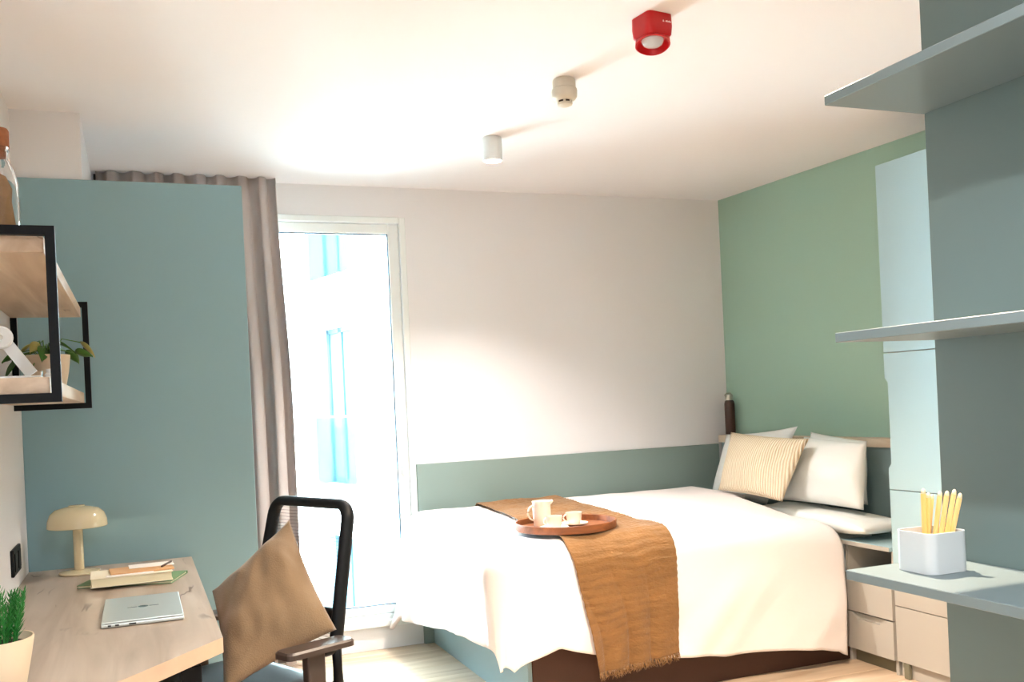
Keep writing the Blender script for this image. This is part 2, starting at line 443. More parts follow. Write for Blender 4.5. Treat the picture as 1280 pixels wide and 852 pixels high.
# ------------------------------------------------------------------ building across the courtyard
ft = math.atan2(0.973, -0.232)
fac = empty('courtyard_building', (2.347, 13.902, -6.2), ft)
tag(fac, 'white rendered building with recessed pale blue windows outside the glass door', 'building')
Zo = 6.2; pitch = 2.9
cols = [(-5.0, -3.6), (-1.4, -0.01), (2.2, 3.6)]
ks = [-2, -1, 0, 1]
S0, S1, D0 = -8.0, 9.0, -0.5
bl = []
zlo, zhi = 0.0, Zo + 0.23 + 2 * pitch + 3.0
edges = [S0] + [q for c_ in cols for q in c_] + [S1]
for i in range(0, len(edges), 2):
    bl.append(((edges[i], D0, zlo), (edges[i + 1], 0, zhi)))
for c_ in cols:
    zs = [zlo]
    for k in ks: zs += [Zo + 0.23 + k * pitch, Zo + 2.45 + k * pitch]
    zs.append(zhi)
    for i in range(0, len(zs), 2):
        if zs[i + 1] > zs[i]: bl.append(((c_[0], D0, zs[i]), (c_[1], 0, zs[i + 1])))
boxes('wall', bl, M['facade'], fac, local=True)
for c_ in cols:
    for k in ks:
        z0, z1 = Zo + 0.23 + k * pitch, Zo + 2.45 + k * pitch
        if z0 < 0.1: z0 = 0.1
        yy = -0.27
        wn = boxes('window', [((c_[0], yy - 0.06, z0), (c_[0] + 0.07, yy, z1)), ((c_[1] - 0.07, yy - 0.06, z0), (c_[1], yy, z1)),
                              ((c_[0], yy - 0.06, z1 - 0.07), (c_[1], yy, z1)), ((c_[0], yy - 0.06, z0), (c_[1], yy, z0 + 0.07)),
                              ((c_[1] - 0.50, yy - 0.06, z0), (c_[1] - 0.40, yy, z1))], M['facframe'], fac, local=True)
        box('pane', (c_[0] + 0.07, yy - 0.04, z0 + 0.07), (c_[1] - 0.50, yy - 0.03, z1 - 0.07), M['facglass'], wn, local=True)
        box('pane', (c_[1] - 0.40, yy - 0.04, z0 + 0.07), (c_[1] - 0.07, yy - 0.03, z1 - 0.07), M['facglass'], wn, local=True)
        box('balustrade', (c_[0] + 0.01, -0.06, z0 + 0.03), (c_[1] - 0.01, -0.045, z0 + 0.95), M['balus'], wn, local=True)
        box('reveal_shade', (c_[1] - 0.004, yy, z0), (c_[1] + 0.001, -0.002, z1), M['reveal_shade'], wn, local=True)  # thin added lining that carries the shade of the recess side
        box('handrail', (c_[0], -0.07, z0 + 0.95), (c_[1], -0.035, z0 + 0.975), M['reveal_shade'], wn, local=True)
gd = struct(box('ground', (-14, YB + T + 0.01, -6.4), (16, 30, -6.21), M['ground']))

# ------------------------------------------------------------------ curtain
def curtain():
    cur = empty('curtain', (0.3, 4.95, 0.02))
    tag(cur, 'taupe floor-length curtain drawn beside the glass door', 'curtain')
    nx, nzv = 220, 24; vts, fs = [], []
    x0, x1 = -0.14, 0.70
    for j in range(nzv + 1):
        t = j / nzv; z = 2.483 * (1 - t) + 0.02 * t
        for i in range(nx + 1):
            s = i / nx
            wdt = x1 + 0.035 * sm(0, 0.5, t)
            x = x0 + (wdt - x0) * s
            ph = s * 2 * math.pi * 8.5 + 1.1 * nz(s * 5, 0.3) + 0.5 * t * nz(s * 3, 2)
            amp = 0.026 + 0.020 * sm(0, 0.6, t)
            yy = 4.945 + amp * math.sin(ph) + 0.012 * nz(s * 9, t * 1.3)
            x += 0.012 * math.cos(ph * 2 + 0.6) * (0.4 + t)
            vts.append((x, yy, z))
    for j in range(nzv):
        for i in range(nx):
            a = j * (nx + 1) + i
            fs.append((a, a + 1, a + nx + 2, a + nx + 1))
    o = new_obj('curtain_cloth', vts, fs, M['curtain'], cur, True); solidify(o, 0.003)
    box('curtain_track', (-0.15, 5.005, 2.458), (0.66, 5.035, 2.484), M['track'], cur, 0.003)
curtain()

# ------------------------------------------------------------------ bed
X0, Y0, R = 1.40, 3.70, 0.12
def top_z(u, v):
    z = 0.712 + 0.012 * nz(u * 2.2, v * 2.2, 5) + 0.006 * nz(u * 6, v * 6, 9)
    k_ = 1 - sm(0.24, 0.36, math.hypot(u - 1.745, v - 3.868))
    z += 0.008 * sm(2.8, 3.0, u) * sm(4.0, 4.4, v)
    z += 0.025 * sm(3.7, 4.9, v) - 0.05 * sm(2.5, 3.05, u) * (1 - sm(3.7, 4.4, v))
    return z * (1 - k_) + 0.708 * k_
def drape(u, v, off=0.0):
    du, dv = max(0.0, X0 - u), max(0.0, Y0 - v)
    bx_, by_ = max(u, X0), max(v, Y0)
    tz = top_z(bx_, by_)
    if du == 0 and dv == 0:
        zz = tz + off
        return Vector((u, v, zz))
    p = 5.0
    d = (du ** p + dv ** p) ** (1 / p)
    l = math.hypot(du, dv); nx_, ny_ = -du / l, -dv / l
    if d < R * math.pi / 2:
        h, dr = R * math.sin(d / R), R * (1 - math.cos(d / R)); hang = 0
    else:
        e = d - R * math.pi / 2; h, dr = R + 0.02 * e, R + e; hang = e
    along = u - v * 0.9
    k = sm(0.0, 0.28, hang)
    cf = 1.0 - 0.6 * min(1.0, min(du, dv) / 0.2)
    f = k * cf * (0.012 * math.sin(along * 9.5 + 0.6) + 0.022 * nz(u * 3.1, v * 3.1, 1.0) + 0.008 * nz(along * 9, hang * 2, 4))
    nrm_up = max(0.0, math.cos(min(d / R, math.pi / 2)))
    return Vector((bx_ + nx_ * (h + f + off * (1 - nrm_up)), by_ + ny_ * (h + f + off * (1 - nrm_up)), tz - dr + off * nrm_up))
def hem_z(u):
    pts = [(1.2, 0.27), (1.33, 0.20), (1.42, 0.235), (1.56, 0.275), (1.62, 0.255), (1.72, 0.225), (1.9, 0.18), (2.1, 0.155), (2.34, 0.125), (2.6, 0.125), (2.85, 0.12), (3.0, 0.105), (3.2, 0.105)]
    for (a, za), (b_, zb) in zip(pts, pts[1:]):
        if u <= b_:
            t = max(0, (u - a) / (b_ - a)); return za + (zb - za) * t
    return pts[-1][1]
def bed():
    root = empty('bed', (2.4, 4.35, 0.0))
    tag(root, 'low double bed with brown side panel and teal foot panel under a white duvet', 'bed')
    box('base', (1.475, 3.672, 0.0), (3.33, 5.03, 0.30), M['brown'], root, 0.003)
    box('foot_panel', (1.455, 3.672, 0.0), (1.474, 5.03, 0.31), M['teal_bed'], root, 0.002)
    mt_ = box('mattress', (1.43, 3.72, 0.31), (3.345, 5.02, 0.595), M['pillow'], root, 0.05, 4, smooth=True)
    return root
bed()
def foot_hem(v):
    return 0.30 + (0.16 - 0.30) * sm(3.7, 4.95, v)
def duvet():
    nu, nv = 160, 130; vts, fs = [], []
    sc = 0.24
    for j in range(nv + 1):
        for i in range(nu + 1):
            s, t = i / nu, j / nv
            ue = 1.22 + (X0 - 1.22) * s / sc if s < sc else X0 + (3.0 - X0) * (s - sc) / (1 - sc)
            Lv = R * math.pi / 2 + max(0.05, 0.70 - R - hem_z(ue))
            v = (Y0 - Lv) + (5.0 - Y0 + Lv) * t
            Lf = R * math.pi / 2 + 0.71 - R - foot_hem(v)
            xe = 3.02 + 0.08 * sm(4.36, 4.46, v)
            u = X0 - Lf * (1 - s / sc) if s < sc else X0 + (xe - X0) * (s - sc) / (1 - sc)
            p_ = drape(u, v)
            hang = max(0.0, (X0 - u) - R)
            p_.x -= 0.07 * hang * sm(4.55, 4.95, v) * (1 + 0.5 * math.sin(v * 38))
            p_.z -= 0.07 * sm(4.93, 5.0, v)
            p_.z -= 0.02 * sm(xe - 0.05, xe, u)
            vts.append(p_)
    for j in range(nv):
        for i in range(nu):
            a = j * (nu + 1) + i; fs.append((a, a + 1, a + nu + 2, a + nu + 1))
    o = new_obj('duvet', vts, fs, M['duvet'], None, True); solidify(o, 0.02, -1.0)
    tag(o, 'white cotton duvet spread over the bed and hanging over its side', 'duvet')
    return o
duvet()
def throw():
    root = empty('throw_blanket', (1.9, 3.6, 0.16))
    tag(root, 'ochre crinkled muslin throw with frayed end laid across the white duvet', 'blanket')
    nu, nv = 90, 220; vts, fs = [], []
    vend = Y0 - (R * math.pi / 2 + 0.70 - R - 0.165)
    edgept = []
    for j in range(nv + 1):
        t = j / nv; v = 4.965 + (vend - 4.965) * t
        hang = sm(Y0 - 0.1, vend, v) if False else max(0.0, min(1.0, (Y0 - 0.1 - v) / (Y0 - 0.1 - vend)))
        xl_ = 1.70 + (1.63 - 1.70) * sm(4.9, 3.8, v) if v > 3.8 else 1.63
        xl_ += 0.10 * hang
        xr_ = 2.165 - 0.04 * max(0, min(1, (4.9 - v) / 1.2)) - 0.02 * hang
        for i in range(nu + 1):
            s = i / nu
            u = xl_ + (xr_ - xl_) * s
            vv_ = v + (0.03 * (s - 0.5) * hang) - 0.012 * hang * nz(s * 4, 7)
            cr = 0.0055 * math.sin(v * 190 + 5 * nz(u * 7, v * 4)) * (0.5 + 0.7 * nz(u * 5, v * 5, 2)) * (1 - 0.6 * hang)
            cr *= sm(0.235, 0.30, math.hypot(u - 1.745, vv_ - 3.868))
            fold = 0.024 * hang * (abs(math.sin(s * 9.5 + 1.8 * nz(s * 3, v * 2))) ** 0.6 - 0.5) + 0.004 * nz(u * 14, v * 6) * sm(0.235, 0.30, math.hypot(u - 1.745, vv_ - 3.868))
            p_ = drape(u, vv_, 0.016 + cr + max(-0.010, fold))
            p_.z -= 0.05 * sm(4.93, 5.0, v)
            vts.append(p_)
            if j == nv: edgept.append(p_.copy())
    for j in range(nv):
        for i in range(nu):
            a = j * (nu + 1) + i; fs.append((a, a + 1, a + nu + 2, a + nu + 1))
    o = new_obj('cloth', vts, fs, M['throw'], root, True); solidify(o, 0.003)
    J = ([], [])
    for q in range(150):
        s = q / 149; f = s * (len(edgept) - 1); i0 = int(min(f, len(edgept) - 2)); p_ = edgept[i0].lerp(edgept[i0 + 1], f - i0)
        ln = random.uniform(0.015, 0.034)
        tube('t', [p_ + Vector((0, 0, 0.004)), p_ + Vector((random.uniform(-.006, .006), random.uniform(-.012, 0.0), -ln * 0.6)), p_ + Vector((random.uniform(-.012, .012), random.uniform(-.012, .0), -ln))],
             [0.0022, 0.002, 0.0008], None, segs=4, join=J)
    fr_ = new_obj('fringe', J[0], J[1], M['throw'], root, True); fr_['kind'] = 'stuff'
throw()

# headboard and ledge along the sage wall
def hx(y, d): return xr(y) - d
def slab(name, d0, d1, z0, z1, y0, y1, mt, parent):
    v = [(hx(y0, d1), y0), (hx(y0, d0), y0), (hx(y1, d0), y1), (hx(y1, d1), y1)]
    vts = [(a, b_, z0) for a, b_ in v] + [(a, b_, z1) for a, b_ in v]
    return new_obj(name, vts, [(0, 1, 2, 3), (4, 5, 6, 7), (0, 1, 5, 4), (1, 2, 6, 5), (2, 3, 7, 6), (3, 0, 4, 7)], mt, parent)
hb = empty('headboard', (3.42, 4.2, 0.0))
tag(hb, 'teal headboard panel with oak ledge along the sage green wall', 'headboard')
slab('headboard_panel', 0.002, 0.072, 0.0, 0.985, 3.37, 5.03, M['teal_bed'], hb)
slab('ledge', 0.002, 0.088, 0.986, 1.030, 3.36, 5.036, M['ledge'], hb)

# pillows
def pil(name, pts, th, m_, label, group=None, cat='pillow', **k):
    o = pillow(name, *pts, th, m_, **k); tag(o, label, cat, group); return o
pil('pillow', [(3.175, 4.92, 0.665), (3.175, 4.36, 0.672), (3.27, 4.19, 1.095), (3.27, 4.86, 1.04)], 0.13, M['pillow'],
    'white pillow leaning on the headboard behind the striped cushion', 'white pillows at the headboard', seed=1.0, pinch=0.06)
pil('pillow', [(3.315, 4.24, 0.71), (3.315, 3.74, 0.71), (3.345, 3.76, 1.02), (3.345, 4.18, 1.06)], 0.11, M['pillow'],
    'white pillow hidden behind another pillow at the headboard near the bedside drawers', 'white pillows at the headboard', seed=2.2, pinch=0.03)
pil('pillow', [(3.165, 4.22, 0.71), (3.165, 3.60, 0.71), (3.205, 3.605, 1.025), (3.205, 4.06, 1.045)], 0.15, M['pillow'],
    'plump white pillow leaning upright beside the striped cushion', 'white pillows at the headboard', seed=3.1, pinch=0.03, wr=0.010, power=0.45)
pil('cushion', [(2.985, 4.54, 0.752), (2.985, 3.97, 0.733), (3.09, 3.875, 1.045), (3.09, 4.545, 1.068)], 0.13, M['stripe'],
    'beige cushion with narrow ribbed stripes in front of the white pillows', None, 'cushion', seed=4.0, pinch=0.05)
pil('pillow', [(3.045, 4.33, 0.660), (3.045, 3.47, 0.632), (3.345, 3.47, 0.632), (3.345, 4.33, 0.660)], 0.090, M['pillow'],
    'flat white pillow lying at the bed edge over the bedside drawers', 'white pillows at the headboard', seed=5.0, pinch=0.03, wr=0.008, power=0.35, back=1.1)

# flask on the ledge
fk = empty('flask', (3.372, 4.962, 1.0305)); tag(fk, 'brown metal flask with steel cap on the ledge in the corner', 'bottle')
lathe('body', [(0.0, 0.0), (0.028, 0.0), (0.031, 0.004), (0.031, 0.19), (0.027, 0.206), (0.022, 0.212), (0.0, 0.212)], M['flask'], (3.372, 4.962, 1.0305), 28, fk)
lathe('cap', [(0.0, 0.213), (0.021, 0.213), (0.023, 0.218), (0.023, 0.244), (0.020, 0.248), (0.0, 0.248)], M['steel'], (3.372, 4.962, 1.0305), 28, fk)
tube('carry_loop', [(3.372 - 0.024, 4.962, 1.262), (3.372 - 0.030, 4.964, 1.275), (3.372 - 0.018, 4.966, 1.284), (3.372 + 0.012, 4.965, 1.284), (3.372 + 0.020, 4.962, 1.272)], 0.004, M['steel'], fk)

# ------------------------------------------------------------------ bedside drawers
def notch_front(name, x, y0, y1, z0, z1, mt, parent, notch=True, th=0.019, ndep=0.028):
    """drawer front in plane x with a chamfered finger-pull cut in its top edge"""
    if notch:
        a, b_ = y0 + 0.05, y1 - 0.05
        pl = [(y0, z0), (y1, z0), (y1, z1), (b_, z1), (b_ - 0.035, z1 - ndep), (a + 0.035, z1 - ndep), (a, z1), (y0, z1)]
    else: pl = [(y0, z0), (y1, z0), (y1, z1), (y0, z1)]
    n = len(pl)
    vts = [(x, p[0], p[1]) for p in pl] + [(x + th, p[0], p[1]) for p in pl]
    fs = [tuple(range(n)), tuple(range(n, 2 * n))[::-1]] + [(i, (i + 1) % n, n + (i + 1) % n, n + i) for i in range(n)]
    return new_obj(name, vts, fs, mt, parent)
ns = empty('bedside_cabinet', (3.2, 3.5, 0.0))
tag(ns, 'greige bedside cabinet with open niche over two drawers beside the bed', 'cabinet')
ny0, ny1, nxf, nxb = 3.352, 3.668, 3.082, 3.395
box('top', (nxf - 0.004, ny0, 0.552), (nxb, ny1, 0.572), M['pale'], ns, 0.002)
box('top_edge_band', (nxf - 0.0065, ny0, 0.5525), (nxf - 0.004, ny1, 0.5715), M['greige'], ns)
for yy in ((ny0, ny0 + 0.018), (ny1 - 0.018, ny1)):
    box('side_panel', (nxf + 0.022, yy[0], 0.0), (nxb, yy[1], 0.551), M['greige'], ns, 0.001)
box('niche_floor', (nxf + 0.022, ny0 + 0.018, 0.408), (nxb, ny1 - 0.018, 0.424), M['greige'], ns)
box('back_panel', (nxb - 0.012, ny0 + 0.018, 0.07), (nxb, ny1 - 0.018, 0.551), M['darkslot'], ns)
for z0, z1 in ((0.245, 0.418), (0.068, 0.238)):
    notch_front('drawer', nxf, ny0 + 0.002, ny1 - 0.002, z0, z1, M['greige'], ns)
    box('drawer_box', (nxf + 0.0195, ny0 + 0.022, z0 + 0.01), (nxb - 0.02, ny1 - 0.022, z1 - 0.004), M['greige'], ns)
box('toe_kick', (nxf + 0.045, ny0 + 0.018, 0.0), (nxf + 0.06, ny1 - 0.018, 0.066), M['toe'], ns)

# ------------------------------------------------------------------ wardrobe
wr = empty('wardrobe', (3.3, 2.75, 0.0))
tag(wr, 'tall wardrobe with laminate doors tinted as daylit and drawers tinted as warm-lit beside the bedside cabinet', 'wardrobe')
wy0, wy1, wxf, wxb = 2.10, 3.345, 3.09, 3.50
box('carcass', (wxf + 0.022, wy0, 0.0), (wxb, wy1 - 0.003, 2.262), M['greige'], wr, 0.001)
wmid = (wy0 + wy1) / 2
for (a, b_) in ((wmid + 0.0015, wy1), (wy0, wmid - 0.0015)):
    # middle door has a finger-pull cut in its far vertical edge
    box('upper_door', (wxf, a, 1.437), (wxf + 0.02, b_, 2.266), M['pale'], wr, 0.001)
    pl = [(a, 0.833), (b_, 0.833), (b_, 0.925), (b_ - 0.018, 0.945), (b_ - 0.018, 1.305), (b_, 1.325), (b_, 1.433), (a, 1.433)]
    n = len(pl)
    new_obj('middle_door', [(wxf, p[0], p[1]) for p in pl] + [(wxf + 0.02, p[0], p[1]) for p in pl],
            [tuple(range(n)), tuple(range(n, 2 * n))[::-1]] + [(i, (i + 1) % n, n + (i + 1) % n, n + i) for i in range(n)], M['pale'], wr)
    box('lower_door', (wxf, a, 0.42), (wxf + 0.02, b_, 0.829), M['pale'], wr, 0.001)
    box('drawer', (wxf, a, 0.317), (wxf + 0.02, b_, 0.416), M['greige'], wr, 0.001)
    box('drawer', (wxf, a, 0.070), (wxf + 0.02, b_, 0.313), M['greige'], wr, 0.001)
for yy in (wy1 - 0.05, wmid, wy0 + 0.05):
    box('foot', (wxf + 0.0215 - 0.02, yy - 0.015, 0.0), (wxf + 0.0205, yy + 0.015, 0.068), M['toe'], wr, 0.002)

# ------------------------------------------------------------------ wall shelves on the divider
SX0, SX1, SY1 = 1.296, 1.551, 1.533
shelf_objs = []
for z, lb in ((0.934, 'lowest grey-teal shelf on the divider, carrying the pencil box'), (1.405, 'middle grey-teal shelf on the divider, above the pencil box'),
              (1.876, 'topmost grey-teal shelf on the divider, below the ceiling')):
    s_ = box('wall_shelf', (SX0, 0.05, z - 0.019), (SX1, SY1, z), M['teal_shelf'], None, 0.0012)
    tag(s_, lb, 'shelf', 'shelves on the divider'); shelf_objs.append(s_)

# pencil box and pencils
def rrect(x0, x1, y0, y1, r, n=7):
    out = []
    for cx, cy, a0 in ((x1 - r, y1 - r, 0), (x0 + r, y1 - r, 90), (x0 + r, y0 + r, 180), (x1 - r, y0 + r, 270)):
        for k in range(n + 1):
            a = math.radians(a0 + 90 * k / n); out.append((cx + r * math.cos(a), cy + r * math.sin(a)))
    return out
def cup_box():
    bx0, bx1, by0, by1, z0, z1 = 1.378, 1.476, 1.392, 1.488, 0.9345, 1.012
    o_, i_ = rrect(bx0, bx1, by0, by1, 0.020), rrect(bx0 + .004, bx1 - .004, by0 + .004, by1 - .004, 0.016)
    n = len(o_); vts = [(a, b_, z0) for a, b_ in o_] + [(a, b_, z1) for a, b_ in o_] + [(a, b_, z1) for a, b_ in i_] + [(a, b_, z0 + .004) for a, b_ in i_]
    fs = [tuple(range(n))[::-1], tuple(range(3 * n, 4 * n))]
    for L_ in range(3):
        for k in range(n):
            k2 = (k + 1) % n; fs.append((L_ * n + k, L_ * n + k2, (L_ + 1) * n + k2, (L_ + 1) * n + k))
    root = empty('pencil_box', ((bx0 + bx1) / 2, (by0 + by1) / 2, z0)); tag(root, 'white rounded square pencil box on the lowest divider shelf', 'box')
    o = new_obj('body', vts, fs, M['boxw'], root, True); sharp(o, 40)
    tube('tab', [(bx1 - 0.002, by0 + 0.03, z1 - 0.002), (bx1 + 0.004, by0 + 0.03, z1 - 0.003), (bx1 + 0.006, by0 + 0.03, z1 - 0.012)], 0.0025, M['boxw'], root, segs=8)
cup_box()
pen = [(-.006, -.002, .012, .150), (.004, .010, .016, .141), (.008, .028, .004, .146), (.016, .037, -.006, .148), (.026, .048, -.012, .152), (.034, .058, -.018, .146), (.002, .020, .022, .138)]
def pencil(k0, k1, dep, ln):
    cen = Vector((1.427, 1.440, 0.9415))
    p0 = cen + Rv * (k0 * 0.6 - 0.004) + Fv * dep; d = (Rv * (k1 - k0 * 0.6) + Vector((0, 0, 0.145))).normalized()
    root = empty('pencil', p0)
    tube('shaft', [p0, p0 + d * (ln - 0.010)], 0.0052, M['pencil'], root, segs=6, smooth=False)
    tube('tip', [p0 + d * (ln - 0.010), p0 + d * (ln - 0.003), p0 + d * ln], [0.0052, 0.0038, 0.0014], M['lead'], root, segs=6)
    tag(root, 'natural wood pencil standing in the white pencil box', 'pencil', 'pencils in the white box')
for p_ in pen: pencil(*p_)

# ------------------------------------------------------------------ ceiling fittings
def spot_fixture(x, y, label, watts, ang=122, blend=1.0, col=(1.0, 0.91, 0.84)):
    root = empty('ceiling_spotlight', (x, y, ZC)); tag(root, label, 'light', 'ceiling spotlights')
    z0 = ZC - 0.106
    lathe('housing', [(0.034, z0 + 0.03 - ZC), (0.040, z0 - ZC), (0.045, z0 - ZC), (0.045, -0.004), (0.043, -0.0005), (0.0, -0.0005)], M['whitemetal'], (x, y, ZC), 36, root)
    lathe('lens', [(0.0, 0.0), (0.033, 0.0)], M['spotemit'], (x, y, z0 + 0.025), 28, root)
    ld = bpy.data.lights.new('spot_beam', 'SPOT'); lo = bpy.data.objects.new('spot_beam', ld); C.objects.link(lo)
    ld.energy = watts; ld.spot_size = math.radians(ang); ld.spot_blend = blend; ld.shadow_soft_size = 0.03; ld.color = col
    lo.parent = root; lo.location = (0, 0, -0.110)
    return root
spot_fixture(1.536, 4.02, 'white cylinder ceiling spotlight above the bed foot', SPOT_W)
spot_fixture(1.60, 2.12, 'white cylinder ceiling spotlight near the shelf divider', SPOT_W * 1.65, 126, 0.9, (1.0, 0.80, 0.61))
for (x, y) in ((0.55, 0.55), (0.55, -0.9)):  # unseen lamps added to fill the near half of the room
    spot_fixture(x, y, 'added unseen fill spotlight on the ceiling ' + ('beside the divider shelves' if y > 0 else 'by the rear wall'), FILL_W, 165, 0.9, (0.95, 0.97, 1.0))

# smoke detector
sd = empty('smoke_detector', (1.530, 3.225, ZC)); tag(sd, 'cream round smoke detector on the ceiling between alarm and spotlight', 'detector')
cs = (1.530, 3.225, ZC)
lathe('mount', [(0.0, -0.0005), (0.040, -0.0005), (0.043, -0.006), (0.043, -0.034), (0.040, -0.036), (0.0, -0.036)], M['beige'], cs, 36, sd)
lathe('body', [(0.0, -0.037), (0.046, -0.037), (0.048, -0.045), (0.047, -0.066), (0.040, -0.076), (0.030, -0.080), (0.0, -0.080)], M['beige'], cs, 36, sd)
lathe('slot_ring', [(0.0, -0.0805), (0.026, -0.0805), (0.026, -0.088), (0.0, -0.088)], M['darkslot'], cs, 28, sd)
for k in range(6):
    a = 2 * math.pi * k / 6
    box('rib', (cs[0] + 0.024 * math.cos(a) - 0.004, cs[1] + 0.024 * math.sin(a) - 0.004, ZC - 0.088), (cs[0] + 0.024 * math.cos(a) + 0.004, cs[1] + 0.024 * math.sin(a) + 0.004, ZC - 0.0802), M['beige'], sd)
lathe('cap', [(0.0, -0.0885), (0.029, -0.0885), (0.027, -0.096), (0.016, -0.101), (0.0, -0.102)], M['beige'], cs, 32, sd)

# red alarm beacon
def alarm():
    cx, cy = 1.560, 2.625; rz = math.radians(8)
    root = empty('fire_alarm', (cx, cy, ZC), rz); root.scale = (0.88, 0.88, 0.74); tag(root, 'red fire alarm beacon with clear lens on the ceiling', 'alarm')
    def ring(w_, z, ch):
        h = w_ / 2
        return [(h, -h + ch, z), (h, h - ch, z), (h - ch, h, z), (-h + ch, h, z), (-h, h - ch, z), (-h, -h + ch, z), (-h + ch, -h, z), (h - ch, -h, z)]
    def circ(r, z, n=40): return [(r * math.cos(2 * math.pi * (k + 0.5) / n), r * math.sin(2 * math.pi * (k + 0.5) / n), z) for k in range(n)]
    bm = bmesh.new(); rings = []
    def sup(r, z, e, n=48):
        out = []
        for k in range(n):
            a = 2 * math.pi * (k + 0.5) / n; c_, s_ = math.cos(a), math.sin(a)
            q = (abs(c_) ** e + abs(s_) ** e) ** (-1 / e); sk = 0.018 if z < -0.105 and r > 0.05 else 0.0
            out.append(bm.verts.new((r * q * c_, r * q * s_, z + sk * math.cos(a - math.radians(-129)))))
        return out
    for r, z, e in ((0.054, -0.0005, 9), (0.055, -0.05, 9), (0.053, -0.085, 7), (0.051, -0.092, 4), (0.059, -0.114, 2.4), (0.060, -0.119, 2.3), (0.056, -0.120, 2.3), (0.046, -0.094, 2.1), (0.0001, -0.092, 2)):
        rings.append(sup(r, z, e))
    for a, b_ in zip(rings, rings[1:]):
        for k in range(48): bm.faces.new((a[k], a[(k + 1) % 48], b_[(k + 1) % 48], b_[k]))
    bm.faces.new(rings[0][::-1])
    o = from_bm('body', bm, M['red'], root, True, True); sharp(o, 40)
    lathe('lens', [(0.040, -0.0945), (0.039, -0.106), (0.033, -0.118), (0.021, -0.126), (0.0, -0.128)], M['lens'], (0, 0, 0), 32, root, True)
    lathe('reflector', [(0.0, -0.112), (0.010, -0.108), (0.034, -0.0948)], M['white'], (0, 0, 0), 28, root, True)
    # small printed marks on the side facing the room
    f = -0.0556
    pm = new_obj('printed_mark', [(0.004, f, -0.040), (0.012, f, -0.040), (0.008, f, -0.031)], [(0, 1, 2)], M['mark'], root, False, True); solidify(pm, 0.0006)
    for k in range(5):
        box('printed_mark', (0.018 + k * 0.005, f - 0.0003, -0.039), (0.0215 + k * 0.005, f + 0.0012, -0.034 + 0.002 * (k % 2)), M['mark'], root, local=True)
alarm()

# ------------------------------------------------------------------ desk
def desk():
    root = empty('desk', (-0.1, 3.2, 0.0)); tag(root, 'long oak desk with an angled front end along the white wall', 'desk')
    z0, z1 = 0.702, 0.740
    pl = [(XL + 0.001, 4.012), (0.176, 4.012), (0.176, 2.511), (-0.205, 2.035), (XL + 0.001, 2.035)]
    n = len(pl); vts = [(a, b_, z0) for a, b_ in pl] + [(a, b_, z1) for a, b_ in pl]
    o = new_obj('tabletop', vts, [tuple(range(n))[::-1], tuple(range(n, 2 * n))], M['desk'], root)
    # finish the sides with an oak edge band (a solid body together with the faces above)
    bm = bmesh.new(); bm.from_mesh(o.data); bm.verts.ensure_lookup_table()
    for i in range(n): bm.faces.new([bm.verts[i], bm.verts[(i + 1) % n], bm.verts[n + (i + 1) % n], bm.verts[n + i]])
    bmesh.ops.recalc_face_normals(bm, faces=bm.faces); bm.to_mesh(o.data); bm.free()
    o.data.materials.append(M['edge'])
    for p_ in o.data.polygons:
        if abs(p_.normal.z) < 0.5: p_.material_index = 1
    for (x, y) in ((0.10, 2.60), (0.10, 3.95), (XL + 0.06, 3.95), (XL + 0.06, 2.12)):
        box('leg', (x - 0.025, y - 0.025, 0.0), (x + 0.025, y + 0.025, z0 - 0.041), M['black'], root, 0.002)
    box('rail', (0.08, 2.575, z0 - 0.04), (0.12, 3.975, z0 - 0.001), M['black'], root, 0.002)
    box('rail', (XL + 0.04, 2.10, z0 - 0.04), (XL + 0.08, 3.975, z0 - 0.001), M['black'], root, 0.002)
    box('rail', (XL + 0.08, 3.93, z0 - 0.04), (0.08, 3.97, z0 - 0.001), M['black'], root, 0.002)
    box('rail', (XL + 0.08, 2.58, z0 - 0.04), (0.08, 2.62, z0 - 0.001), M['black'], root, 0.002)
desk()
DZ = 0.7405
# mushroom lamp
def lamp():
    c = (-0.222, 3.855, DZ); root = empty('table_lamp', c); tag(root, 'cream mushroom table lamp on the desk by the teal partition', 'lamp')
    lathe('base', [(0.0, 0.0), (0.068, 0.0), (0.070, 0.003), (0.069, 0.008), (0.030, 0.013), (0.018, 0.014), (0.0, 0.014)], M['lampcream'], c, 40, root)
    lathe('stem', [(0.0, 0.0145), (0.017, 0.0145), (0.017, 0.176), (0.0, 0.176)], M['lampcream'], c, 28, root)
    lathe('lamp_shade', [(0.101, 0.170), (0.103, 0.172), (0.101, 0.196), (0.092, 0.220), (0.074, 0.236), (0.045, 0.243), (0.030, 0.246), (0.0, 0.246),
                         (0.0, 0.242), (0.040, 0.239), (0.072, 0.231), (0.089, 0.216), (0.097, 0.194), (0.099, 0.171)], M['lampcream'], c, 48, root)
    lathe('top_cap', [(0.0, 0.2465), (0.028, 0.2465), (0.027, 0.250), (0.0, 0.251)], M['lampcream'], c, 28, root)
    lathe('bulb', [(0.0, 0.1765), (0.016, 0.1765), (0.022, 0.192), (0.018, 0.208), (0.0, 0.214)], M['lampemit'], c, 24, root)
    ld = bpy.data.lights.new('lamp_glow', 'POINT'); lo = bpy.data.objects.new('lamp_glow', ld); C.objects.link(lo)
    ld.energy = 2.5; ld.color = (1, 0.8, 0.55); ld.shadow_soft_size = 0.02; lo.parent = root; lo.location = (0.045, -0.02, 0.185)
lamp()
